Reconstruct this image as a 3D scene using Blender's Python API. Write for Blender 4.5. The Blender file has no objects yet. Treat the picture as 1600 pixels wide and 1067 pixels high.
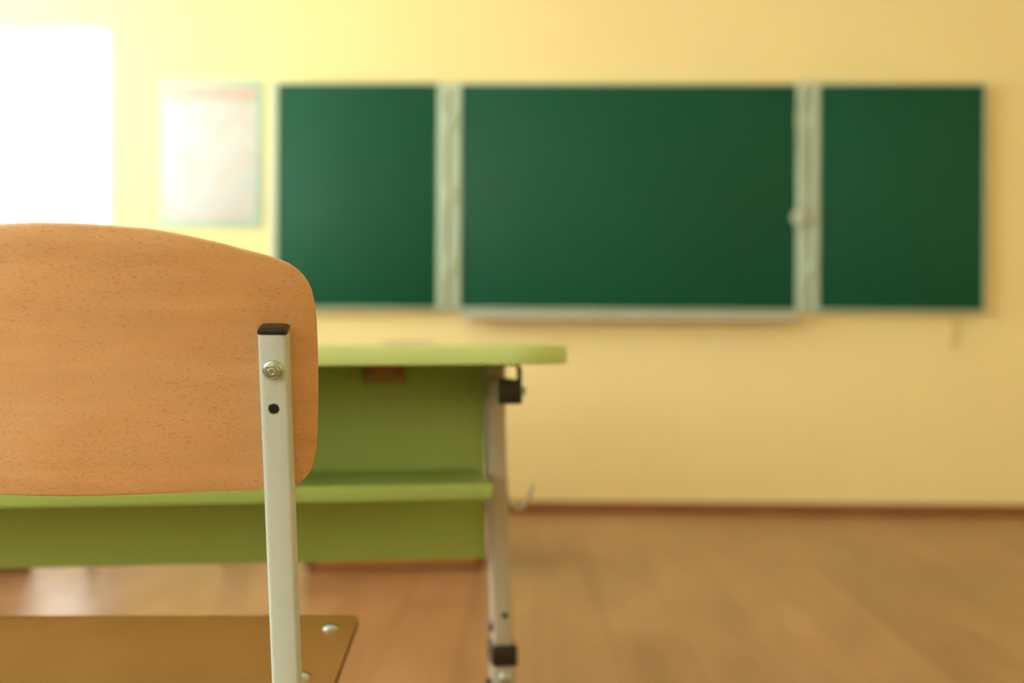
import bpy, bmesh, math, random
from mathutils import Vector, Matrix, Euler

R = math.radians
scene = bpy.context.scene
C = scene.collection
random.seed(7)

# ------------------------------------------------------------------ camera
cam_d = bpy.data.cameras.new('camera')
cam_d.lens = 50.0
cam_d.sensor_width = 36.0
cam_d.clip_start = 0.02
cam_d.dof.use_dof = True
cam_d.dof.focus_distance = 1.19
cam_d.dof.aperture_fstop = 3.5
cam = bpy.data.objects.new('camera', cam_d)
C.objects.link(cam)
cam.matrix_world = (Matrix.Translation((0, 0, 0.765)) @ Euler((R(90), 0, 0)).to_matrix().to_4x4()
                    @ Matrix.Rotation(R(0.3), 4, 'Z'))
scene.camera = cam

# ------------------------------------------------------------------ daylight
ROOM = R(-1.1)                      # the room stands turned a little against the camera
world = bpy.data.worlds.new('overcast_sky')
scene.world = world
world.use_nodes = True
bgn = world.node_tree.nodes['Background']
bgn.inputs['Color'].default_value = (0.92, 1.0, 1.06, 1)
bgn.inputs['Strength'].default_value = 7.0

XL, XR, YF, YB, ZC = -2.85, 3.9, 6.4, -4.6, 3.1      # inner faces of the room
SIDE_WINDOWS = [(4.55, 6.15), (2.45, 4.05), (0.35, 1.95), (-1.75, -0.15), (-3.85, -2.25)]
SIDE_Z = (0.90, 2.70)
FRONT_WINDOW = (-2.72, -1.95)
FRONT_Z = (0.80, 2.19)


def portal(name, loc, rot, sx, sy):
    d = bpy.data.lights.new(name, 'AREA')
    d.shape = 'RECTANGLE'
    d.size, d.size_y = sx, sy
    d.cycles.is_portal = True
    o = bpy.data.objects.new(name, d)
    C.objects.link(o)
    o.matrix_world = Matrix.Rotation(ROOM, 4, 'Z') @ Matrix.Translation(loc) @ Euler(rot).to_matrix().to_4x4()


for y0, y1 in SIDE_WINDOWS:
    portal('window_portal', (XL - 0.24, (y0 + y1) / 2, sum(SIDE_Z) / 2), (0, R(-90), 0),
           SIDE_Z[1] - SIDE_Z[0], y1 - y0)
portal('window_portal', (sum(FRONT_WINDOW) / 2, YF + 0.24, sum(FRONT_Z) / 2), (R(-90), 0, 0),
       FRONT_WINDOW[1] - FRONT_WINDOW[0], FRONT_Z[1] - FRONT_Z[0])

vs = scene.view_settings
vs.view_transform = 'Standard'
vs.look = 'None'
vs.gamma = 1.0
vs.use_curve_mapping = False
vs.exposure = 0.78
scene.cycles.diffuse_bounces = 6
scene.cycles.max_bounces = 12
scene.cycles.use_denoising = True


# ------------------------------------------------------------------ materials
def srgb(r, g, b):
    f = lambda v: (v / 255 / 12.92) if v / 255 <= 0.04045 else ((v / 255 + 0.055) / 1.055) ** 2.4
    return (f(r), f(g), f(b), 1.0)


def mat(name, col, rough=0.5, metal=0.0, spec=0.5, vary=0.0, vscale=6.0, bump=0.0, bscale=300.0, coat=0.0):
    """principled material with a little noise in colour and fine relief"""
    m = bpy.data.materials.new(name)
    m.use_nodes = True
    nt = m.node_tree
    p = nt.nodes['Principled BSDF']
    p.inputs['Roughness'].default_value = rough
    p.inputs['Metallic'].default_value = metal
    p.inputs['Specular IOR Level'].default_value = spec
    p.inputs['Coat Weight'].default_value = coat
    tc = nt.nodes.new('ShaderNodeTexCoord')
    if vary > 0:
        n = nt.nodes.new('ShaderNodeTexNoise')
        n.inputs['Scale'].default_value = vscale
        n.inputs['Detail'].default_value = 4
        nt.links.new(tc.outputs['Object'], n.inputs['Vector'])
        r = nt.nodes.new('ShaderNodeValToRGB')
        r.color_ramp.elements[0].position = 0.3
        r.color_ramp.elements[1].position = 0.7
        r.color_ramp.elements[0].color = tuple(c * (1 - vary) for c in col[:3]) + (1,)
        r.color_ramp.elements[1].color = tuple(min(1, c * (1 + vary)) for c in col[:3]) + (1,)
        nt.links.new(n.outputs['Fac'], r.inputs['Fac'])
        nt.links.new(r.outputs['Color'], p.inputs['Base Color'])
    else:
        p.inputs['Base Color'].default_value = col
    if bump > 0:
        n2 = nt.nodes.new('ShaderNodeTexNoise')
        n2.inputs['Scale'].default_value = bscale
        n2.inputs['Detail'].default_value = 2
        nt.links.new(tc.outputs['Object'], n2.inputs['Vector'])
        b = nt.nodes.new('ShaderNodeBump')
        b.inputs['Strength'].default_value = bump
        b.inputs['Distance'].default_value = 0.001
        nt.links.new(n2.outputs['Fac'], b.inputs['Height'])
        nt.links.new(b.outputs['Normal'], p.inputs['Normal'])
    return m


def beech(name, light, dark, fleck, rough=0.38, fleck_amount=0.55, coat=0.15, grain_axis='x'):
    """lacquered beech veneer: broad tone waves and short dark flecks along the grain"""
    m = bpy.data.materials.new(name)
    m.use_nodes = True
    nt = m.node_tree
    L = nt.links.new
    p = nt.nodes['Principled BSDF']
    p.inputs['Roughness'].default_value = rough
    p.inputs['Coat Weight'].default_value = coat
    p.inputs['Coat Roughness'].default_value = 0.25
    tc = nt.nodes.new('ShaderNodeTexCoord')

    def mapped(sx, sy, sz, rot=0.0):
        mp = nt.nodes.new('ShaderNodeMapping')
        mp.inputs['Scale'].default_value = (sx, sy, sz)
        mp.inputs['Rotation'].default_value = (0, rot, 0)
        L(tc.outputs['Object'], mp.inputs['Vector'])
        return mp

    def noise(vec, detail=3.0, rgh=0.5, dist=0.0):
        n = nt.nodes.new('ShaderNodeTexNoise')
        n.inputs['Scale'].default_value = 1.0
        n.inputs['Detail'].default_value = detail
        n.inputs['Roughness'].default_value = rgh
        n.inputs['Distortion'].default_value = dist
        L(vec.outputs['Vector'], n.inputs['Vector'])
        return n

    broad = noise(mapped(5, 3, 12), 3, 0.5, 0.6)
    r1 = nt.nodes.new('ShaderNodeValToRGB')
    r1.color_ramp.elements[0].position = 0.30
    r1.color_ramp.elements[1].position = 0.70
    r1.color_ramp.elements[0].color = dark
    r1.color_ramp.elements[1].color = light
    L(broad.outputs['Fac'], r1.inputs['Fac'])
    band = noise(mapped(7, 8, 60, 0.05), 3, 0.6, 0.3)
    r2 = nt.nodes.new('ShaderNodeValToRGB')
    r2.color_ramp.elements[0].position = 0.3
    r2.color_ramp.elements[1].position = 0.75
    r2.color_ramp.elements[0].color = (0.90, 0.88, 0.86, 1)
    r2.color_ramp.elements[1].color = (1.06, 1.05, 1.04, 1)
    L(band.outputs['Fac'], r2.inputs['Fac'])
    mul = nt.nodes.new('ShaderNodeMix')
    mul.data_type = 'RGBA'
    mul.blend_type = 'MULTIPLY'
    mul.inputs['Factor'].default_value = 1.0
    L(r1.outputs['Color'], mul.inputs['A'])
    L(r2.outputs['Color'], mul.inputs['B'])
    if grain_axis == 'x':
        fl = noise(mapped(300, 30, 1500, -0.07), 1.0, 0.4)
    else:
        fl = noise(mapped(300, 1500, 30), 1.0, 0.4)
    r3 = nt.nodes.new('ShaderNodeValToRGB')
    r3.color_ramp.elements[0].position = 0.60
    r3.color_ramp.elements[1].position = 0.70
    r3.color_ramp.elements[0].color = (0, 0, 0, 1)
    r3.color_ramp.elements[1].color = (fleck_amount,) * 3 + (1,)
    L(fl.outputs['Fac'], r3.inputs['Fac'])
    mx = nt.nodes.new('ShaderNodeMix')
    mx.data_type = 'RGBA'
    L(r3.outputs['Color'], mx.inputs['Factor'])
    L(mul.outputs['Result'], mx.inputs['A'])
    mx.inputs['B'].default_value = fleck
    L(mx.outputs['Result'], p.inputs['Base Color'])
    return m


def floor_material():
    m = bpy.data.materials.new('laminate_floor')
    m.use_nodes = True
    nt = m.node_tree
    L = nt.links.new
    p = nt.nodes['Principled BSDF']
    p.inputs['Roughness'].default_value = 0.33
    p.inputs['Specular IOR Level'].default_value = 0.5
    tc = nt.nodes.new('ShaderNodeTexCoord')
    mp = nt.nodes.new('ShaderNodeMapping')
    mp.inputs['Rotation'].default_value = (0, 0, R(90))
    L(tc.outputs['Object'], mp.inputs['Vector'])
    br = nt.nodes.new('ShaderNodeTexBrick')
    br.offset = 0.37
    br.inputs['Scale'].default_value = 1.0
    br.inputs['Brick Width'].default_value = 1.25
    br.inputs['Row Height'].default_value = 0.19
    br.inputs['Mortar Size'].default_value = 0.0015
    br.inputs['Color1'].default_value = srgb(168, 125, 80)
    br.inputs['Color2'].default_value = srgb(152, 110, 66)
    br.inputs['Mortar'].default_value = srgb(112, 74, 40)
    L(mp.outputs['Vector'], br.inputs['Vector'])
    mp2 = nt.nodes.new('ShaderNodeMapping')
    mp2.inputs['Scale'].default_value = (7, 1.3, 1)
    mp2.inputs['Rotation'].default_value = (0, 0, R(24))
    L(tc.outputs['Object'], mp2.inputs['Vector'])
    n = nt.nodes.new('ShaderNodeTexNoise')
    n.inputs['Scale'].default_value = 1.2
    n.inputs['Detail'].default_value = 5
    n.inputs['Distortion'].default_value = 0.8
    L(mp2.outputs['Vector'], n.inputs['Vector'])
    rp = nt.nodes.new('ShaderNodeValToRGB')
    rp.color_ramp.elements[0].position = 0.32
    rp.color_ramp.elements[1].position = 0.68
    rp.color_ramp.elements[0].color = (0.80, 0.78, 0.74, 1)
    rp.color_ramp.elements[1].color = (1.06, 1.05, 1.04, 1)
    L(n.outputs['Fac'], rp.inputs['Fac'])
    mul = nt.nodes.new('ShaderNodeMix')
    mul.data_type = 'RGBA'
    mul.blend_type = 'MULTIPLY'
    mul.inputs['Factor'].default_value = 1.0
    L(br.outputs['Color'], mul.inputs['A'])
    L(rp.outputs['Color'], mul.inputs['B'])
    L(mul.outputs['Result'], p.inputs['Base Color'])
    return m


def glass_material():
    m = bpy.data.materials.new('window_glass')
    m.use_nodes = True
    nt = m.node_tree
    nt.nodes.remove(nt.nodes['Principled BSDF'])
    out = nt.nodes['Material Output']
    t = nt.nodes.new('ShaderNodeBsdfTransparent')
    t.inputs['Color'].default_value = (0.97, 0.985, 0.975, 1)
    g = nt.nodes.new('ShaderNodeBsdfGlossy')
    g.inputs['Roughness'].default_value = 0.02
    mx = nt.nodes.new('ShaderNodeMixShader')
    mx.inputs['Fac'].default_value = 0.06
    nt.links.new(t.outputs[0], mx.inputs[1])
    nt.links.new(g.outputs[0], mx.inputs[2])
    nt.links.new(mx.outputs[0], out.inputs['Surface'])
    return m


def poster_material():
    """off-white printed sheet with faint pale blotches, too soft to read"""
    m = mat('poster_print', srgb(236, 236, 226), 0.6)
    nt = m.node_tree
    p = nt.nodes['Principled BSDF']
    tc = nt.nodes.new('ShaderNodeTexCoord')
    n = nt.nodes.new('ShaderNodeTexNoise')
    n.inputs['Scale'].default_value = 7.0
    n.inputs['Detail'].default_value = 2
    nt.links.new(tc.outputs['Object'], n.inputs['Vector'])
    r = nt.nodes.new('ShaderNodeValToRGB')
    e = r.color_ramp.elements
    e[0].position, e[0].color = 0.38, srgb(206, 200, 190)
    e[1].position, e[1].color = 0.62, srgb(202, 206, 202)
    mid = e.new(0.5)
    mid.color = srgb(208, 207, 198)
    nt.links.new(n.outputs['Fac'], r.inputs['Fac'])
    nt.links.new(r.outputs['Color'], p.inputs['Base Color'])
    return m


M = {
    'wall': mat('yellow_paint', srgb(242, 222, 156), 0.72, vary=0.015, vscale=2.0, bump=0.15, bscale=120),
    'ceiling': mat('white_ceiling_paint', srgb(240, 236, 224), 0.85, vary=0.01),
    'floor': floor_material(),
    'baseboard': mat('brown_skirting', srgb(140, 84, 44), 0.45, vary=0.06, vscale=20),
    'pvc': mat('white_window_frame', srgb(240, 240, 238), 0.35, vary=0.01),
    'glass': glass_material(),
    'beech': beech('beech_veneer', srgb(223, 178, 126), srgb(217, 167, 111), srgb(176, 120, 70)),
    'ply_edge': mat('pale_plywood_edge', srgb(222, 172, 116), 0.5, vary=0.06, vscale=60),
    'seat_wood': beech('seat_beech', srgb(172, 116, 60), srgb(154, 97, 44), srgb(116, 68, 28), rough=0.3, coat=0.7, grain_axis='flat'),
    'seat_edge': mat('seat_plywood_edge', srgb(132, 90, 48), 0.5, vary=0.06, vscale=60),
    'grey_paint': mat('grey_powder_coat', srgb(194, 204, 192), 0.42, vary=0.012, vscale=40, bump=0.35, bscale=700),
    'leg_grey': mat('taupe_grey_powder_coat', srgb(182, 174, 152), 0.45, vary=0.012, vscale=40, bump=0.2, bscale=700),
    'dull_zinc': mat('dull_zinc', srgb(120, 108, 92), 0.5, metal=0.6, vary=0.05, vscale=80),
    'steel': mat('zinc_plated_steel', srgb(190, 208, 202), 0.24, metal=1.0, vary=0.05, vscale=200),
    'dark_steel': mat('bare_dark_steel', srgb(26, 24, 22), 0.8, vary=0.05),
    'black_plastic': mat('black_plastic', srgb(24, 22, 21), 0.36, vary=0.05, vscale=90, bump=0.1, bscale=600),
    'green': mat('lime_green_laminate', srgb(154, 180, 92), 0.34, vary=0.015, vscale=15, bump=0.05, bscale=900),
    'green_lit_edge': mat('lime_green_lit_edge', srgb(196, 220, 138), 0.3, vary=0.015, vscale=15),  # desk green lightened: daylight on the desktop's edge put into the colour
    'orange_plastic': mat('brown_orange_plastic', srgb(158, 112, 58), 0.5, vary=0.08, vscale=60),
    'board_green': mat('green_chalkboard_enamel', srgb(6, 78, 52), 0.45, vary=0.05, vscale=1.6, spec=0.25),
    'board_frame': mat('ivory_aluminium_frame', srgb(188, 206, 178), 0.45, vary=0.02),
    'tray': mat('pale_aluminium_tray', srgb(196, 196, 180), 0.4, vary=0.02),
    'chalk': mat('white_chalk', srgb(240, 238, 228), 0.9, vary=0.02),
    'cord': mat('pale_cord', srgb(186, 190, 160), 0.7, vary=0.04, vscale=80),
    'poster': poster_material(),
    'mint': mat('mint_border_print', srgb(168, 206, 178), 0.6, vary=0.02),
    'pink': mat('pink_heading_print', srgb(216, 184, 170), 0.6, vary=0.03, vscale=14),
    'brown_wood': mat('brown_veneer', srgb(168, 112, 62), 0.42, vary=0.08, vscale=9),
    'dark_wood': mat('dark_brown_edging', srgb(96, 58, 30), 0.45, vary=0.08, vscale=14),
    'book_cover': mat('brown_book_cover', srgb(150, 106, 72), 0.6, vary=0.05, vscale=30),
    'paper': mat('cream_paper', srgb(228, 212, 176), 0.8, vary=0.03, vscale=200),
    'trunking': mat('cream_plastic_trunking', srgb(230, 208, 140), 0.5, vary=0.02),
}


# ------------------------------------------------------------------ mesh helpers
def new_obj(name, bm, material, parent=None, smooth=True, angle=35):
    bmesh.ops.recalc_face_normals(bm, faces=bm.faces)
    me = bpy.data.meshes.new(name)
    bm.to_mesh(me)
    bm.free()
    mats = material if isinstance(material, (list, tuple)) else [material]
    for k in mats:
        me.materials.append(M[k])
    if smooth:
        for f in me.polygons:
            f.use_smooth = True
        me.set_sharp_from_angle(angle=R(angle))
    o = bpy.data.objects.new(name, me)
    C.objects.link(o)
    if parent is not None:
        o.parent = parent
    return o


def thing(name, label, cat, loc=(0, 0, 0), rot=(0, 0, 0), group=None):
    o = bpy.data.objects.new(name, None)
    o.empty_display_size = 0.1
    C.objects.link(o)
    o.location = loc
    o.rotation_euler = rot
    return tag(o, label, cat, group)


def tag(o, label, cat, group=None):
    o['label'] = label
    o['category'] = cat
    if group:
        o['group'] = group
    return o


def structure(o, label=None):
    o['kind'] = 'structure'
    if label:
        o['label'] = label
    return o


def in_room(o):
    o.rotation_euler = (0, 0, ROOM)
    return o


def round_rect(x0, x1, y0, y1, r, seg=3):
    rs = r if isinstance(r, (list, tuple)) else [r] * 4
    pts = []
    for (cx, cy, a0, rr) in ((x1, y0, -90, rs[0]), (x1, y1, 0, rs[1]), (x0, y1, 90, rs[2]), (x0, y0, 180, rs[3])):
        sx = 1 if cx == x1 else -1
        sy = 1 if cy == y1 else -1
        n = seg if rr < 0.02 else 12
        for k in range(n + 1):
            a = R(a0 + 90 * k / n)
            pts.append((cx - sx * rr + rr * math.cos(a), cy - sy * rr + rr * math.sin(a)))
    return pts


def slab(bm, outline, z0, z1, bev=0.0, fn=None, mats=(0, 0, 0)):
    """closed outline (counter-clockwise, x/y) raised from z0 to z1 with a small bevel"""
    n = len(outline)

    def inset(d):
        res = []
        for i in range(n):
            p, a, b = Vector(outline[i]), Vector(outline[i - 1]), Vector(outline[(i + 1) % n])
            t = (b - a)
            if t.length < 1e-9:
                res.append(p)
                continue
            t.normalize()
            res.append(p + Vector((-t.y, t.x)) * d)
        return res
    if bev > 0:
        rings = [(inset(bev), z0), (inset(bev * .3), z0 + bev * .3), ([Vector(p) for p in outline], z0 + bev),
                 ([Vector(p) for p in outline], z1 - bev), (inset(bev * .3), z1 - bev * .3), (inset(bev), z1)]
    else:
        rings = [([Vector(p) for p in outline], z0), ([Vector(p) for p in outline], z1)]
    vr = []
    for pts, z in rings:
        vr.append([bm.verts.new(fn((p.x, p.y, z)) if fn else (p.x, p.y, z)) for p in pts])
    for a, b in zip(vr, vr[1:]):
        for i in range(n):
            j = (i + 1) % n
            f = bm.faces.new((a[i], a[j], b[j], b[i]))
            f.material_index = mats[1]
    f = bm.faces.new(list(reversed(vr[0])))
    f.material_index = mats[0]
    f = bm.faces.new(vr[-1])
    f.material_index = mats[2]


def rbox(bm, x0, x1, y0, y1, z0, z1, r=0.002, bev=None, fn=None):
    slab(bm, round_rect(x0, x1, y0, y1, max(r, 1e-4)), z0, z1, (r if bev is None else bev) * 0.9, fn)


def box_obj(name, dims, material, parent=None, r=0.002, fn=None):
    bm = bmesh.new()
    rbox(bm, *dims, r=r, fn=fn)
    return new_obj(name, bm, material, parent)


def sweep(bm, pts, ring, cap=True):
    """carry a ring of points (given around the first point, square to the first segment) along a path with mitred bends"""
    pts = [Vector(p) for p in pts]
    cur = [pts[0] + Vector(q) for q in ring]
    rings = [[bm.verts.new(c) for c in cur]]
    for i in range(len(pts) - 1):
        d = (pts[i + 1] - pts[i]).normalized()
        if i + 2 < len(pts):
            d2 = (pts[i + 2] - pts[i + 1]).normalized()
            nrm = (d + d2).normalized()
        else:
            nrm = d
        cur = [c + d * ((pts[i + 1] - c).dot(nrm) / d.dot(nrm)) for c in cur]
        rings.append([bm.verts.new(c) for c in cur])
    n = len(ring)
    for a, b in zip(rings, rings[1:]):
        for i in range(n):
            j = (i + 1) % n
            bm.faces.new((a[i], a[j], b[j], b[i]))
    if cap:
        bm.faces.new(list(reversed(rings[0])))
        bm.faces.new(rings[-1])


def frame_of(d):
    d = Vector(d).normalized()
    up = Vector((0, 0, 1)) if abs(d.z) < 0.9 else Vector((1, 0, 0))
    if abs(d.z) >= 0.9:
        u = Vector((1, 0, 0)) - d * d.x
    else:
        u = d.cross(up)
    u.normalize()
    return u, d.cross(u).normalized()


def round_ring(d, r, n=12):
    u, v = frame_of(d)
    return [u * (r * math.cos(2 * math.pi * k / n)) + v * (r * math.sin(2 * math.pi * k / n)) for k in range(n)]


def square_ring(d, w, h, r=0.003):
    u, v = frame_of(d)
    return [u * p[0] + v * p[1] for p in round_rect(-w / 2, w / 2, -h / 2, h / 2, r)]


def tube_obj(name, pts, material, parent, radius=None, size=None, r=0.003):
    bm = bmesh.new()
    d = Vector(pts[1]) - Vector(pts[0])
    ring = round_ring(d, radius) if radius else square_ring(d, size[0], size[1], r)
    sweep(bm, pts, ring)
    return new_obj(name, bm, material, parent)


def lathe(bm, prof, n=24, fn=None, cap=True):
    """profile of (radius, height) turned about local z"""
    rings = []
    for rad, h in prof:
        ring = []
        for k in range(n):
            a = 2 * math.pi * k / n
            q = Vector((rad * math.cos(a), rad * math.sin(a), h))
            ring.append(bm.verts.new(fn @ q if fn is not None else q))
        rings.append(ring)
    for a, b in zip(rings, rings[1:]):
        for i in range(n):
            j = (i + 1) % n
            bm.faces.new((a[i], a[j], b[j], b[i]))
    if cap:
        bm.faces.new(list(reversed(rings[0])))
        bm.faces.new(rings[-1])


def boolean_cut(o, cutters):
    for c in cutters:
        md = o.modifiers.new('cut', 'BOOLEAN')
        md.operation = 'DIFFERENCE'
        md.solver = 'EXACT'
        md.object = c
    dg = bpy.context.evaluated_depsgraph_get()
    dg.update()
    me = bpy.data.meshes.new_from_object(o.evaluated_get(dg))
    o.modifiers.clear()
    o.data = me
    for c in cutters:
        bpy.data.objects.remove(c)
    for f in me.polygons:
        f.use_smooth = True
    me.set_sharp_from_angle(angle=R(35))


# ------------------------------------------------------------------ the room
T = 0.3
bm = bmesh.new()
rbox(bm, XL - T, XR + T, YB - T, YF + T, -0.12, 0.0, r=0.0005)
structure(in_room(new_obj('floor', bm, 'floor', smooth=False)), 'glossy brown wood-look laminate floor')
bm = bmesh.new()
rbox(bm, XL - T, XR + T, YB - T, YF + T, ZC, ZC + 0.12, r=0.0005)
structure(in_room(new_obj('ceiling', bm, 'ceiling', smooth=False)), 'plain white painted ceiling')


def wall_with_holes(name, u0, u1, z0, z1, holes, place, label):
    """solid wall from blocks around the window openings; place(u, depth, z) gives room coordinates"""
    bm = bmesh.new()
    us = sorted({u0, u1} | {h[0] for h in holes} | {h[1] for h in holes})
    for a, b in zip(us, us[1:]):
        hs = [h for h in holes if h[0] <= a + 1e-6 and h[1] >= b - 1e-6]
        spans = [(z0, hs[0][2]), (hs[0][3], z1)] if hs else [(z0, z1)]
        for s0, s1 in spans:
            v = [bm.verts.new(place(u, d, z)) for u in (a, b) for d in (0, T) for z in (s0, s1)]
            for q in ((0, 1, 3, 2), (4, 6, 7, 5), (0, 4, 5, 1), (2, 3, 7, 6), (0, 2, 6, 4), (1, 5, 7, 3)):
                bm.faces.new([v[i] for i in q])
    bmesh.ops.remove_doubles(bm, verts=bm.verts, dist=1e-5)
    o = new_obj(name, bm, 'wall', smooth=False)
    return structure(in_room(o), label)


wall_with_holes('wall_front', XL, XR, 0, ZC, [FRONT_WINDOW + FRONT_Z], lambda u, d, z: (u, YF + d, z),
                'yellow painted wall behind the chalkboard')
wall_with_holes('wall_left', YB - T, YF + T, 0, ZC, [w + SIDE_Z for w in SIDE_WINDOWS],
                lambda u, d, z: (XL - d, u, z), 'yellow painted wall with a row of windows')
wall_with_holes('wall_right', YB - T, YF + T, 0, ZC, [], lambda u, d, z: (XR + d, u, z), 'yellow painted side wall')
wall_with_holes('wall_back', XL, XR, 0, ZC, [], lambda u, d, z: (u, YB - d, z), 'yellow painted back wall')

BH, BT = 0.048, 0.016
for nm, dims in (('baseboard_front', (XL, XR, YF - BT, YF, 0, BH)), ('baseboard_back', (XL, XR, YB, YB + BT, 0, BH)),
                 ('baseboard_left', (XL, XL + BT, YB + BT, YF - BT, 0, BH)),
                 ('baseboard_right', (XR - BT, XR, YB + BT, YF - BT, 0, BH))):
    structure(in_room(box_obj(nm, dims, 'baseboard', r=0.004)), 'brown skirting board along the foot of the %s wall' % {'front': 'chalkboard', 'left': 'window', 'right': 'windowless side', 'back': 'rear'}[nm.split('_')[1]])


def window(name, u0, u1, z0, z1, place, label):
    """place(u, depth into the wall, z) -> room coordinates"""
    root = bpy.data.objects.new(name, None)
    C.objects.link(root)
    structure(in_room(root), label)
    fn = lambda p: place(p[0], p[2], p[1])      # slab x -> u, slab y -> z, slab z -> depth
    F = 0.06

    def bar(nm, a, b, c, d, e=0.10, f=0.16, mt='pvc'):
        bm = bmesh.new()
        slab(bm, round_rect(a, b, c, d, 0.004), e, f, 0.004, fn)
        return new_obj(nm, bm, mt, root)
    bar('frame_rail', u0, u1, z0, z0 + F)
    bar('frame_rail', u0, u1, z1 - F, z1)
    bar('frame_stile', u0, u0 + F, z0 + F, z1 - F)
    bar('frame_stile', u1 - F, u1, z0 + F, z1 - F)
    um = (u0 + u1) / 2
    bar('mullion', um - 0.04, um + 0.04, z0 + F, z1 - F)
    bar('pane', u0 + F - .005, um - 0.035, z0 + F - .005, z1 - F + .005, 0.126, 0.134, 'glass')
    bar('pane', um + 0.035, u1 - F + .005, z0 + F - .005, z1 - F + .005, 0.126, 0.134, 'glass')
    bar('sill', u0 - 0.04, u1 + 0.04, z0 - 0.03, z0, -0.12, 0.10)
    return root


window('window_1', *FRONT_WINDOW, *FRONT_Z, lambda u, d, z: (u, YF + d, z), 'bright white-framed window left of the poster')
for i, (y0, y1) in enumerate(SIDE_WINDOWS):
    window('window_%d' % (i + 2), y0, y1, *SIDE_Z, lambda u, d, z: (XL - d, u, z), 'white-framed window in the side wall, %s from the chalkboard' % ('first', 'second', 'third', 'fourth', 'fifth')[i])

# ------------------------------------------------------------------ chalkboard
cb = thing('chalkboard', 'wide green three-part chalkboard in a pale frame on the yellow wall', 'chalkboard', rot=(0, 0, ROOM))
BZ0, BZ1 = 0.914, 1.912


def board_panel(x0, x1, yf, wl, wr, nm):
    """enamel surface x0..x1, frame strips of width wl and wr on the sides, 24 mm top and bottom"""
    wt = 0.010
    p = box_obj(nm, (x0 - 0.004, x1 + 0.004, yf, yf + 0.014, BZ0 - 0.004, BZ1 + 0.004), 'board_green', cb, r=0.0015)
    yb0, yb1 = yf - 0.007, yf + 0.024
    box_obj('frame_strip', (x0 - wl, x0, yb0, yb1, BZ0 - wt, BZ1 + wt), 'board_frame', p, r=0.003)
    box_obj('frame_strip', (x1, x1 + wr, yb0, yb1, BZ0 - wt, BZ1 + wt), 'board_frame', p, r=0.003)
    box_obj('frame_strip', (x0, x1, yb0, yb1, BZ1, BZ1 + wt), 'board_frame', p, r=0.003)
    box_obj('frame_strip', (x0, x1, yb0, yb1, BZ0 - wt, BZ0), 'board_frame', p, r=0.003)
    return p


board_panel(-1.174, -0.456, YF - 0.055, 0.036, 0.039, 'wing_panel')
board_panel(-0.356, 1.142, YF - 0.045, 0.046, 0.046, 'centre_panel')
board_panel(1.240, 1.968, YF - 0.055, 0.036, 0.008, 'wing_panel')
for x in (-0.406, 1.191):
    for z in (1.10, 1.42, 1.74):
        tube_obj('hinge', [(x, YF - 0.064, z - 0.04), (x, YF - 0.064, z + 0.04)], 'board_frame', cb, radius=0.007)
for x in (-1.0, -0.2, 0.95, 1.80):        # wall brackets that carry the board
    for z in (BZ0 + 0.12, BZ1 - 0.12):
        box_obj('wall_bracket', (x - 0.03, x + 0.03, YF - 0.026, YF, z - 0.03, z + 0.03), 'tray', cb, r=0.003)
bm = bmesh.new()                          # chalk tray: an angled profile along the lower edge
prof = [(-0.040, 0.892), (-0.040, 0.872), (-0.125, 0.866), (-0.130, 0.870), (-0.130, 0.888), (-0.126, 0.888),
        (-0.126, 0.873), (-0.044, 0.879), (-0.044, 0.892)]
va = [bm.verts.new((-0.35, YF + y, z)) for y, z in prof]
vb = [bm.verts.new((1.14, YF + y, z)) for y, z in prof]
for i in range(len(prof)):
    j = (i + 1) % len(prof)
    bm.faces.new((va[i], va[j], vb[j], vb[i]))
bm.faces.new(va)
bm.faces.new(list(reversed(vb)))
new_obj('chalk_tray', bm, 'tray', cb, smooth=False)


def chalk(x, ang, label):
    mtx = (Matrix.Rotation(ROOM, 4, 'Z') @ Matrix.Translation((x, YF - 0.095, 0.8835)) @ Matrix.Rotation(R(ang), 4, 'Z')
           @ Matrix.Rotation(R(90), 4, 'Y'))
    bm = bmesh.new()
    lathe(bm, [(0.004, -0.03), (0.0065, -0.027), (0.0075, 0.027), (0.005, 0.03)], 12)
    o = new_obj('chalk_stick', bm, 'chalk')
    o.matrix_world = mtx
    tag(o, label, 'chalk', 'chalk on the tray')


chalk(0.43, 6, 'white chalk stick on the tray nearer the desk, left of the other stick')
chalk(0.72, -5, 'white chalk stick on the tray farther right, nearer the hanging cord')

pc = thing('pull_cord', 'pale cord with a round end hanging down the right board divider', 'cord', rot=(0, 0, ROOM))
tube_obj('cord', [(1.178, YF - 0.075, 1.93), (1.150, YF - 0.076, 1.86), (1.136, YF - 0.076, 1.76), (1.145, YF - 0.076, 1.62), (1.158, YF - 0.076, 1.50),
                  (1.158, YF - 0.076, 1.42), (1.157, YF - 0.076, 1.35)], 'cord', pc, radius=0.005)
bm = bmesh.new()
lathe(bm, [(0.004, -0.012), (0.030, -0.011), (0.037, -0.005), (0.037, 0.005), (0.030, 0.011), (0.004, 0.012)], 24,
      Matrix.Translation((1.152, YF - 0.078, 1.320)) @ Matrix.Rotation(R(90), 4, 'X'))
new_obj('round_pull', bm, 'cord', pc)
box_obj('cord_hook', (1.172, 1.188, YF - 0.082, YF - 0.056, 1.922, 1.938), 'tray', pc, r=0.003)

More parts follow.
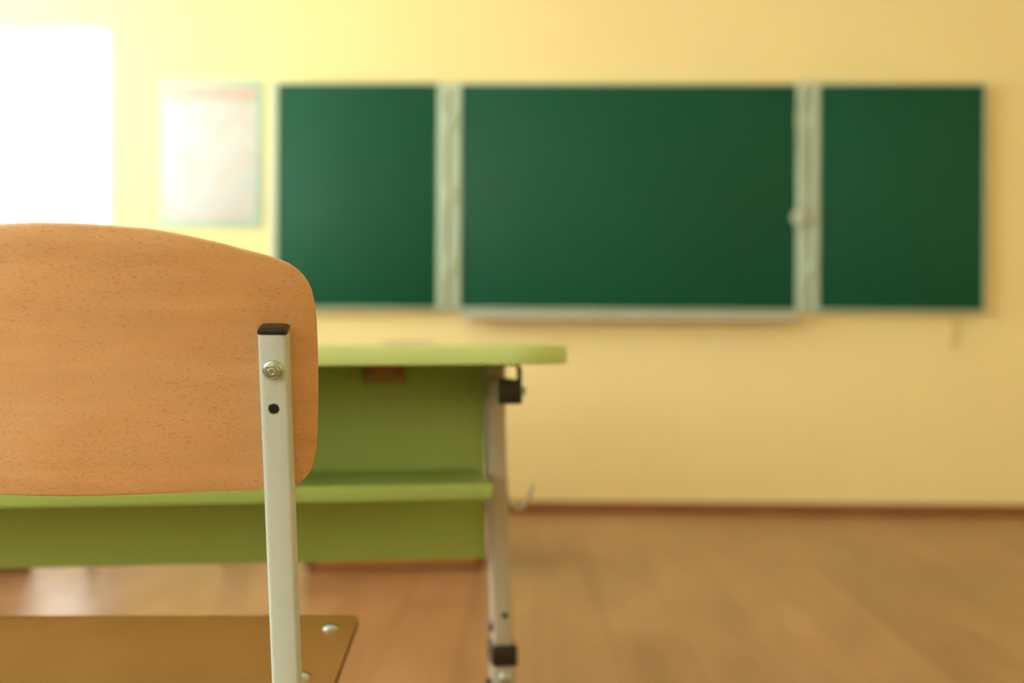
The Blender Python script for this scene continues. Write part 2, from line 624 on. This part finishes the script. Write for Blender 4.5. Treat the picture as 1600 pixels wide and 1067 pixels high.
# ------------------------------------------------------------------ poster and trunking on the wall
po = thing('wall_poster', 'pale poster with mint border and pink heading between window and chalkboard', 'poster', rot=(0, 0, ROOM))
px0, px1, pz0, pz1 = -1.722, -1.250, 1.268, 1.944
box_obj('sheet', (px0, px1, YF - 0.006, YF - 0.001, pz0, pz1), 'mint', po, r=0.001)
box_obj('printed_panel', (px0 + 0.028, px1 - 0.024, YF - 0.0075, YF - 0.0055, pz0 + 0.03, pz1 - 0.105), 'poster', po, r=0.0006)
box_obj('heading_strip', (px0 + 0.040, px1 - 0.030, YF - 0.0075, YF - 0.0055, pz1 - 0.095, pz1 - 0.035), 'pink', po, r=0.0006)

wt = box_obj('cable_trunking', (1.835, 1.860, YF - 0.014, YF, 0.745, 0.886), 'trunking', r=0.003)
tag(in_room(wt), 'short cream cable cover on the wall under the right board wing', 'cable cover')

# ------------------------------------------------------------------ school chair
LEAN = math.tan(R(12.6))
HALF = [(0.0, 0.8537), (0.025, 0.8533), (0.0465, 0.8520), (0.0755, 0.8499), (0.095, 0.8470), (0.1118, 0.8438), (0.1310, 0.8396),
        (0.1488, 0.8351), (0.164, 0.8315), (0.1757, 0.8278), (0.1815, 0.8251), (0.1866, 0.8215), (0.1908, 0.8170),
        (0.1945, 0.8113), (0.1968, 0.8055), (0.1985, 0.7980), (0.1997, 0.790), (0.2004, 0.7803), (0.2009, 0.7535), (0.2007, 0.733),
        (0.2003, 0.7124), (0.1995, 0.6935), (0.1984, 0.6779), (0.1974, 0.671), (0.1958, 0.6642), (0.1940, 0.6583), (0.1912, 0.6530),
        (0.1878, 0.6490), (0.1840, 0.6463), (0.1795, 0.6445), (0.173, 0.6431), (0.1566, 0.6417), (0.1300, 0.6413), (0.1048, 0.6410),
        (0.0800, 0.6403), (0.0579, 0.6396), (0.03, 0.6388), (0.0, 0.6384)]


def build_chair(name, label, loc, rotz, post_x=0.168, wide=1.0, group=None):
    ch = thing(name, label, 'chair', (loc[0], loc[1], 0), (0, 0, rotz), group)
    W = 0.023
    cosl, sinl = math.cos(R(12.6)), math.sin(R(12.6))
    # ---- bent backrest: curved about a vertical axis, leaning back
    outline = list(reversed(HALF)) + [(-a, z) for a, z in HALF[1:-1]]
    outline = [(a * wide, z) for a, z in outline]
    n = len(outline)
    cz = 0.745
    th = 0.0095

    def surf(a, z, t):
        b = W - (post_x ** 2) * 1.0 + (a / wide) ** 2 + LEAN * (0.749 - z) + 0.0015
        # thickness grows away from the sitter's back, along the local normal
        nx, ny = -2 * a / wide, 1.0
        ln = math.hypot(nx, ny)
        return (a + nx / ln * t, b + ny / ln * t * cosl, z + t * sinl)
    bm = bmesh.new()

    def ring(scale, t):
        return [bm.verts.new(surf(a * scale, cz + (z - cz) * scale, t)) for a, z in outline]

    def ring_in(d, t):
        res = []
        for i in range(n):
            a, b, p = Vector(outline[i - 1]), Vector(outline[(i + 1) % n]), Vector(outline[i])
            tt = (b - a).normalized()
            q = p + Vector((-tt.y, tt.x)) * d
            res.append(bm.verts.new(surf(q.x, q.y, t)))
        return res
    rings = [ring(s, 0.0) for s in (0.12, 0.3, 0.5, 0.7, 0.86)]
    rings += [ring_in(0.0022, 0.0), ring_in(0.0007, 0.0007), ring_in(0.0, 0.0022)]
    k_edge0 = len(rings) - 1
    rings += [ring_in(0.0, th - 0.0022), ring_in(0.0007, th - 0.0007), ring_in(0.0022, th)]
    rings += [ring(s, th) for s in (0.86, 0.7, 0.5, 0.3, 0.12)]
    for k, (ra, rb) in enumerate(zip(rings, rings[1:])):
        for i in range(n):
            j = (i + 1) % n
            f = bm.faces.new((ra[i], ra[j], rb[j], rb[i]))
            f.material_index = 1 if k_edge0 - 1 <= k <= k_edge0 + 1 else 0
    bm.faces.new(list(reversed(rings[0])))
    bm.faces.new(rings[-1])
    back = new_obj('backrest', bm, ['beech', 'ply_edge'], ch, angle=40)
    back['label'] = 'curved beech plywood backrest'
    # ---- seat
    hw, b0, b1, tz = 0.205 * wide, 0.075, 0.457, 0.011
    seat_out = round_rect(-hw, hw, b0, b1, [0.03, 0.012, 0.012, 0.03], 5)

    def seat_z(x, y):
        z = 0.4605 - 0.007 * math.exp(-((y - 0.22) / 0.10) ** 2) * (1 - min(1.0, (x / hw) ** 2))
        if y > 0.40:
            z -= 0.25 * (y - 0.40) ** 2
        return z
    NX, NY = 26, 30
    bm = bmesh.new()
    gx = [-hw + 2 * hw * i / NX for i in range(NX + 1)]
    gy = [b0 + (b1 - b0) * j / NY for j in range(NY + 1)]

    def squeeze(x, y):
        """round the four corners of the grid"""
        r = 0.012 if y > (b0 + b1) / 2 else 0.03
        cx, cy = hw - r, (b1 - r if y > (b0 + b1) / 2 else b0 + r)
        dx, dy = abs(x) - cx, (y - cy if y > cy and y > (b0 + b1) / 2 else (cy - y if y < (b0 + b1) / 2 else 0))
        if dx > 0 and dy > 0:
            m = max(dx, dy)
            k = m / math.hypot(dx, dy)
            x = math.copysign(cx + dx * k, x)
            y = cy + (dy * k if y > (b0 + b1) / 2 else -dy * k)
        return x, y
    top, bot = [], []
    for y in gy:
        rt, rb = [], []
        for x in gx:
            qx, qy = squeeze(x, y)
            z = seat_z(qx, qy)
            rt.append(bm.verts.new((qx, qy, z)))
            rb.append(bm.verts.new((qx, qy, z - tz)))
        top.append(rt)
        bot.append(rb)
    for j in range(NY):
        for i in range(NX):
            bm.faces.new((top[j][i], top[j][i + 1], top[j + 1][i + 1], top[j + 1][i]))
            bm.faces.new((bot[j][i], bot[j + 1][i], bot[j + 1][i + 1], bot[j][i + 1]))
    rim = [(0, i) for i in range(NX)] + [(j, NX) for j in range(NY)] + [(NY, i) for i in range(NX, 0, -1)] + [(j, 0) for j in range(NY, 0, -1)]
    for k in range(len(rim)):
        a, b = rim[k], rim[(k + 1) % len(rim)]
        f = bm.faces.new((top[b[0]][b[1]], top[a[0]][a[1]], bot[a[0]][a[1]], bot[b[0]][b[1]]))
        f.material_index = 1
    seat = new_obj('seat', bm, ['seat_wood', 'seat_edge'], ch, angle=40)
    seat['label'] = 'lacquered beech plywood seat'
    for sx in (-1, 1):
        for y, rail_x in ((0.171, 0.1725 * wide), (0.385, 0.1795 * wide)):
            bm = bmesh.new()
            z = seat_z(rail_x, y)
            lathe(bm, [(0.0095, -0.001), (0.0092, 0.0012), (0.0070, 0.0030), (0.0035, 0.0040), (0.001, 0.0042)], 20,
                  Matrix.Translation((sx * rail_x, y, z)))
            new_obj('bolt_head', bm, 'steel', seat)
    # ---- rear legs running up into the backrest posts (hollow square tube)
    for sx in (-1, 1):
        X = sx * post_x
        yc = lambda z: 0.0115 / cosl + LEAN * (0.749 - z)
        pts = [(X, yc(0.7722), 0.7722), (X + sx * 0.0047, yc(0.44), 0.44), (X + sx * 0.005, yc(0.44) - 0.008, 0.40), (X + sx * 0.007, -0.035, 0.006)]
        bm = bmesh.new()
        d = Vector(pts[1]) - Vector(pts[0])
        sweep(bm, pts, square_ring(d, W, W, 0.0032))
        leg = new_obj('rear_leg', bm, 'grey_paint', ch)
        # tube frame: local y up along the post, local z out of its back face
        def post_frame(z, out=W / 2):
            base = Vector((X, yc(z), z))
            mt = Matrix(((1, 0, 0, base.x), (0, -sinl, -cosl, base.y), (0, cosl, -sinl, base.z), (0, 0, 0, 1)))
            return mt @ Matrix.Translation((0, 0, out))
        fr = post_frame(0.7127, 0.0)
        bmc = bmesh.new()
        lathe(bmc, [(0.0045, 0.0), (0.0045, 0.03)], 28, fr)
        c1 = new_obj('cutter', bmc, 'dark_steel', smooth=False)
        bmc = bmesh.new()
        slab(bmc, round_rect(-0.0098, 0.0098, -0.040, 0.040, 0.001), -0.0098, 0.0098, 0.0, lambda q: fr @ Vector(q))
        c2 = new_obj('cutter', bmc, 'dark_steel', smooth=False)
        bpy.context.view_layer.update()
        leg.parent = None
        boolean_cut(leg, [c2, c1])
        leg.parent = ch
        # plastic plug on top
        fr = post_frame(0.7722, 0.0)
        bm = bmesh.new()
        rings = []
        for s, h in ((0.0118, -0.0005), (0.0118, 0.0026), (0.0112, 0.0034), (0.0090, 0.0046), (0.0082, 0.0047)):
            rings.append([bm.verts.new(fr @ Vector((p[0], h, p[1]))) for p in round_rect(-s, s, -s, s, 0.003)])
        for a, b in zip(rings, rings[1:]):
            for i in range(len(a)):
                j = (i + 1) % len(a)
                bm.faces.new((a[i], a[j], b[j], b[i]))
        bm.faces.new(list(reversed(rings[0])))
        bm.faces.new(rings[-1])
        new_obj('end_cap', bm, 'black_plastic', leg)
        # flange nut with the bolt end showing
        fr = post_frame(0.7440)
        bm = bmesh.new()
        lathe(bm, [(0.0082, -0.0002), (0.0082, 0.0010), (0.0074, 0.0022), (0.0060, 0.0028)], 32, fr)
        nut = new_obj('flange_nut', bm, 'steel', leg)
        bm = bmesh.new()
        fh = fr @ Matrix.Rotation(R(11), 4, 'Z')
        lathe(bm, [(0.0066, 0.0018), (0.0066, 0.0064), (0.0057, 0.0074), (0.0046, 0.0074), (0.0042, 0.0062), (0.0038, 0.0062)], 6, fh)
        new_obj('hex_collar', bm, 'steel', nut, angle=20)
        bm = bmesh.new()
        lathe(bm, [(0.0034, 0.003), (0.0034, 0.0076), (0.0029, 0.0082), (0.0021, 0.0082), (0.0018, 0.0072), (0.0004, 0.0071)], 24, fr)
        new_obj('bolt_end', bm, 'steel', nut)
        box_obj('foot_cap', (X + sx * 0.007 - 0.0135, X + sx * 0.007 + 0.0135, -0.048, -0.020, 0.0, 0.03), 'black_plastic', leg, r=0.003)
        # front leg, seat rail
        tube_obj('front_leg', [(X, 0.405, 0.4215), (X, 0.425, 0.006)], 'grey_paint', ch, size=(W, W))
        box_obj('foot_cap', (X - 0.0135, X + 0.0135, 0.411, 0.439, 0.0, 0.03), 'black_plastic', ch, r=0.003)
        tube_obj('seat_rail', [(X, yc(0.432) + 0.0, 0.432), (X, 0.418, 0.432)], 'grey_paint', ch, size=(W, W))
        tube_obj('side_stretcher', [(X, -0.005, 0.16), (X, 0.418, 0.16)], 'grey_paint', ch, size=(W * .8, W * .8))
    tube_obj('cross_bar', [(-post_x, 0.40, 0.429), (post_x, 0.40, 0.429)], 'grey_paint', ch, size=(W * .9, W * .9))
    tube_obj('cross_bar', [(-post_x, 0.10, 0.429), (post_x, 0.10, 0.429)], 'grey_paint', ch, size=(W * .9, W * .9))
    return ch


chair = build_chair('school_chair', 'beech plywood school chair with grey steel frame, closest to the viewer',
                    (-0.3572, 1.119), R(2.0))

# ------------------------------------------------------------------ green school desk
DTH = R(7.0)
TILT = R(-0.5)
HD = 0.7605                                   # height of the desktop at its right end
rotm = Euler((0, TILT, DTH)).to_matrix()
corner = Vector((0.081, 1.771, HD))           # front right corner of the top
base = corner - rotm @ Vector((0, 0, HD))
dk = thing('school_desk', 'lime green double school desk with grey column legs, behind the near chair', 'desk',
           base, (0, TILT, DTH))
DW, DD, TTH = 1.20, 0.50, 0.0235
bm = bmesh.new()
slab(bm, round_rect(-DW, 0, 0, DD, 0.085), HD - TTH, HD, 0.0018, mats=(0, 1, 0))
new_obj('desktop', bm, ['green', 'green_lit_edge'], dk)
UZ = HD - TTH                                 # underside
COLX = -0.073
PY = 0.268                                    # front face of the back panel
panel = box_obj('modesty_panel', (-DW - COLX + 0.015, COLX - 0.0155, PY, PY + 0.018, HD - 0.3035, UZ - 0.0005), 'green', dk, r=0.0015)
shelf = box_obj('book_shelf', (-DW + 0.1005, -0.1005, 0.060, PY, HD - 0.1965, HD - 0.1765), 'green', dk, r=0.0015)
box_obj('shelf_light_blocker', (-0.608, -0.592, 0.075, PY, HD - 0.1765, UZ), 'green', dk, r=0.0015)  # unseen board, added to keep left window light out of the shelf recess
for bx in (-0.231, -0.969):            # brown plastic joint blocks under the top
    blk = bmesh.new()
    rbox(blk, bx - 0.029, bx + 0.029, PY - 0.012, PY, UZ - 0.029, UZ - 0.004, r=0.004)
    rbox(blk, bx - 0.027, bx + 0.027, PY - 0.035, PY - 0.002, UZ - 0.006, UZ, r=0.0015)
    jb = new_obj('joint_block', blk, 'orange_plastic', dk)
    for sx in (-0.019, 0.019):
        bm = bmesh.new()
        lathe(bm, [(0.0055, 0.0), (0.005, 0.0015), (0.002, 0.002)], 16,
              Matrix.Translation((bx + sx, PY - 0.0115, UZ - 0.0155)) @ Matrix.Rotation(R(90), 4, 'X'))
        new_obj('screw', bm, 'dull_zinc', jb)

for side in (1, -1):
    X = COLX if side == 1 else -DW - COLX
    dx = 0.0095 * side                          # the columns stand a touch splayed
    fl = 0.0 if side == 1 else 0.0099          # the floor in the desk's own tilted frame
    YC = PY + 0.005
    yc0, yc1 = YC - 0.022, YC + 0.022
    # telescopic column
    col = tube_obj('column', [(X, YC, UZ - 0.001), (X, YC, UZ - 0.09), (X + dx, YC, 0.30 + fl), (X + dx, YC, 0.20 + fl)],
                   'leg_grey', dk, size=(0.026, 0.048), r=0.005)
    cxb = X + dx
    sleeve = tube_obj('leg_sleeve', [(cxb, YC, 0.318 + fl), (cxb + dx * .5, YC, 0.04 + fl)], 'leg_grey', dk, size=(0.033, 0.056), r=0.006)
    collar = box_obj('collar', (cxb - 0.0185, cxb + 0.0185, YC - 0.031, YC + 0.031, 0.3065 + fl, 0.3365 + fl), 'black_plastic', dk, r=0.004)
    # foot runner on the floor
    foot = box_obj('foot_bar', (cxb + dx * .5 - 0.02, cxb + dx * .5 + 0.02, YC - 0.23, YC + 0.21, 0.012 + fl, 0.045 + fl), 'leg_grey', dk, r=0.006)
    for fy in (YC - 0.23, YC + 0.16):
        box_obj('foot_pad', (cxb + dx * .5 - 0.022, cxb + dx * .5 + 0.022, fy - 0.004, fy + 0.054, 0.0 + fl, 0.03 + fl), 'black_plastic', foot, r=0.004)
    # holes and bolts of the height adjustment
    for hz in (0.378,):
        bm = bmesh.new()
        lathe(bm, [(0.0045, 0.0), (0.0042, 0.0004), (0.001, 0.0004)], 18,
              Matrix.Translation((cxb + 0.001, YC - 0.0241, hz + fl)) @ Matrix.Rotation(R(90), 4, 'X'))
        new_obj('adjustment_hole', bm, 'dark_steel', col)
    bm = bmesh.new()
    lathe(bm, [(0.009, 0.0), (0.009, 0.003), (0.006, 0.006), (0.002, 0.007)], 18,
          Matrix.Translation((cxb - 0.013, YC - 0.004, 0.360 + fl)) @ Matrix.Rotation(R(-90), 4, 'Y'))
    new_obj('plug', bm, 'black_plastic', col)
    bm = bmesh.new()
    lathe(bm, [(0.0085, 0.0), (0.0085, 0.001), (0.006, 0.0025), (0.0058, 0.006), (0.002, 0.007)], 16,
          Matrix.Translation((cxb, YC - 0.028, 0.290 + fl)) @ Matrix.Rotation(R(90), 4, 'X'))
    new_obj('bolt_head', bm, 'steel', sleeve)
    bm = bmesh.new()
    lathe(bm, [(0.009, 0.0), (0.009, 0.004), (0.004, 0.007)], 16,
          Matrix.Translation((cxb - 0.0165, YC, 0.276 + fl)) @ Matrix.Rotation(R(-90), 4, 'Y'))
    new_obj('bolt_head', bm, 'dark_steel', sleeve)
    # bar under the top with square end caps
    bz0, bz1 = HD - 0.0755, HD - 0.0455
    bar = box_obj('top_bar', (X - 0.0145, X + 0.0145, 0.095, 0.44, bz0, bz1), 'leg_grey', dk, r=0.003)
    for ya, yb in ((0.088, 0.098), (0.437, 0.447)):
        box_obj('end_cap', (X - 0.0155, X + 0.0155, ya, yb, bz0 - 0.001, bz1 + 0.001), 'black_plastic', bar, r=0.002)
    for yy in (0.100, 0.36):                   # bent strap from the underside down the outer face of the bar
        xo = X + side * 0.0165
        bm = bmesh.new()
        prof = [(X - side * 0.010, UZ - 0.0010), (xo - side * .006, UZ - 0.0010), (xo - side * .002, UZ - 0.003), (xo, UZ - 0.008), (xo + side * .0005, bz0 + 0.004)]
        th = 0.0022
        inner = []
        for q, p in enumerate(prof):
            a = Vector(prof[max(0, q - 1)])
            b = Vector(prof[min(len(prof) - 1, q + 1)])
            t = (b - a).normalized()
            nrm = Vector((t.y, -t.x)) * (th if side == 1 else -th)
            inner.append((p[0] + nrm.x, p[1] + nrm.y))
        loop = prof + list(reversed(inner))
        va = [bm.verts.new((p[0], yy, p[1])) for p in loop]
        vb = [bm.verts.new((p[0], yy + 0.035, p[1])) for p in loop]
        m_ = len(loop)
        for i in range(m_):
            j = (i + 1) % m_
            bm.faces.new((va[i], va[j], vb[j], vb[i]))
        bm.faces.new(va)
        bm.faces.new(list(reversed(vb)))
        st = new_obj('strap', bm, 'dark_steel', bar, smooth=False)
        bm = bmesh.new()
        lathe(bm, [(0.0075, -0.001), (0.0075, 0.0012), (0.0055, 0.0024), (0.0055, 0.006), (0.003, 0.007)], 6,
              Matrix.Translation((xo + side * 0.001, yy + 0.0175, (bz0 + bz1) / 2)) @ Matrix.Rotation(R(90 * side), 4, 'Y'))
        new_obj('bolt_head', bm, 'steel', st, angle=20)
    # bag hook of bent wire
    hz = HD - 0.209
    hx = X + side * 0.016
    path = [(0.0, 0.022), (0.000, 0.0), (0.003, -0.012), (0.009, -0.021), (0.017, -0.0245), (0.025, -0.022), (0.031, -0.014), (0.036, -0.001), (0.0385, 0.008)]
    tube_obj('bag_hook', [(hx + side * p, YC, hz + q) for p, q in path], 'grey_paint', col, radius=0.0028)

# ------------------------------------------------------------------ teacher's desk at the front
td = thing('teacher_desk', 'brown wooden pedestal desk at the front, mostly hidden behind the green desk', 'desk',
           (-0.088, 4.779, 0), (0, 0, R(3.8)))
box_obj('desktop', (-1.98, 0.02, -0.03, 0.48, 0.717, 0.742), 'brown_wood', td, r=0.002)
for x0, x1 in ((-0.595, 0.0),):
    body = box_obj('pedestal', (x0 + 0.02, x1 - 0.02, 0.0, 0.44, 0.010, 0.717), 'brown_wood', td, r=0.0015)
    box_obj('side_panel', (x0, x0 + 0.02, -0.006, 0.45, 0.0, 0.717), 'dark_wood', body, r=0.0015)
    box_obj('side_panel', (x1 - 0.02, x1, -0.006, 0.45, 0.0, 0.717), 'dark_wood', body, r=0.0015)
    for k in range(3):
        dz0 = 0.05 + k * 0.222
        dr = box_obj('drawer', (x0 + 0.025, x1 - 0.025, 0.44, 0.458, dz0, dz0 + 0.212), 'brown_wood', td, r=0.002)
        box_obj('handle', ((x0 + x1) / 2 - 0.05, (x0 + x1) / 2 + 0.05, 0.458, 0.475, dz0 + 0.10, dz0 + 0.112), 'steel', dr, r=0.003)
box_obj('end_board', (-1.90, -1.495, -0.006, 0.022, 0.0, 0.717), 'dark_wood', td, r=0.0015)
tube_obj('back_post', [(-1.88, 0.42, 0.0), (-1.88, 0.42, 0.717)], 'dark_wood', td, size=(0.05, 0.05))
box_obj('modesty_panel', (-1.495, -0.595, 0.0, 0.018, 0.40, 0.717), 'brown_wood', td, r=0.0015)

bk = thing('closed_book', 'thin brown closed book lying flat at the front, just above the green desktop', 'book',
           (-0.353, 4.90, 0.742), (0, 0, R(4)))
box_obj('cover', (-0.090, 0.090, -0.012, 0.118, 0.0, 0.003), 'book_cover', bk, r=0.001)
box_obj('page_block', (-0.086, 0.084, -0.008, 0.114, 0.003, 0.0135), 'paper', bk, r=0.001)
box_obj('cover', (-0.090, 0.090, -0.012, 0.118, 0.0135, 0.0165), 'book_cover', bk, r=0.001)

build_chair('side_chair', 'grey tube-legged chair tucked under the brown desk at the front',
            (-1.235, 5.30), R(183.8), post_x=0.232, wide=1.32)
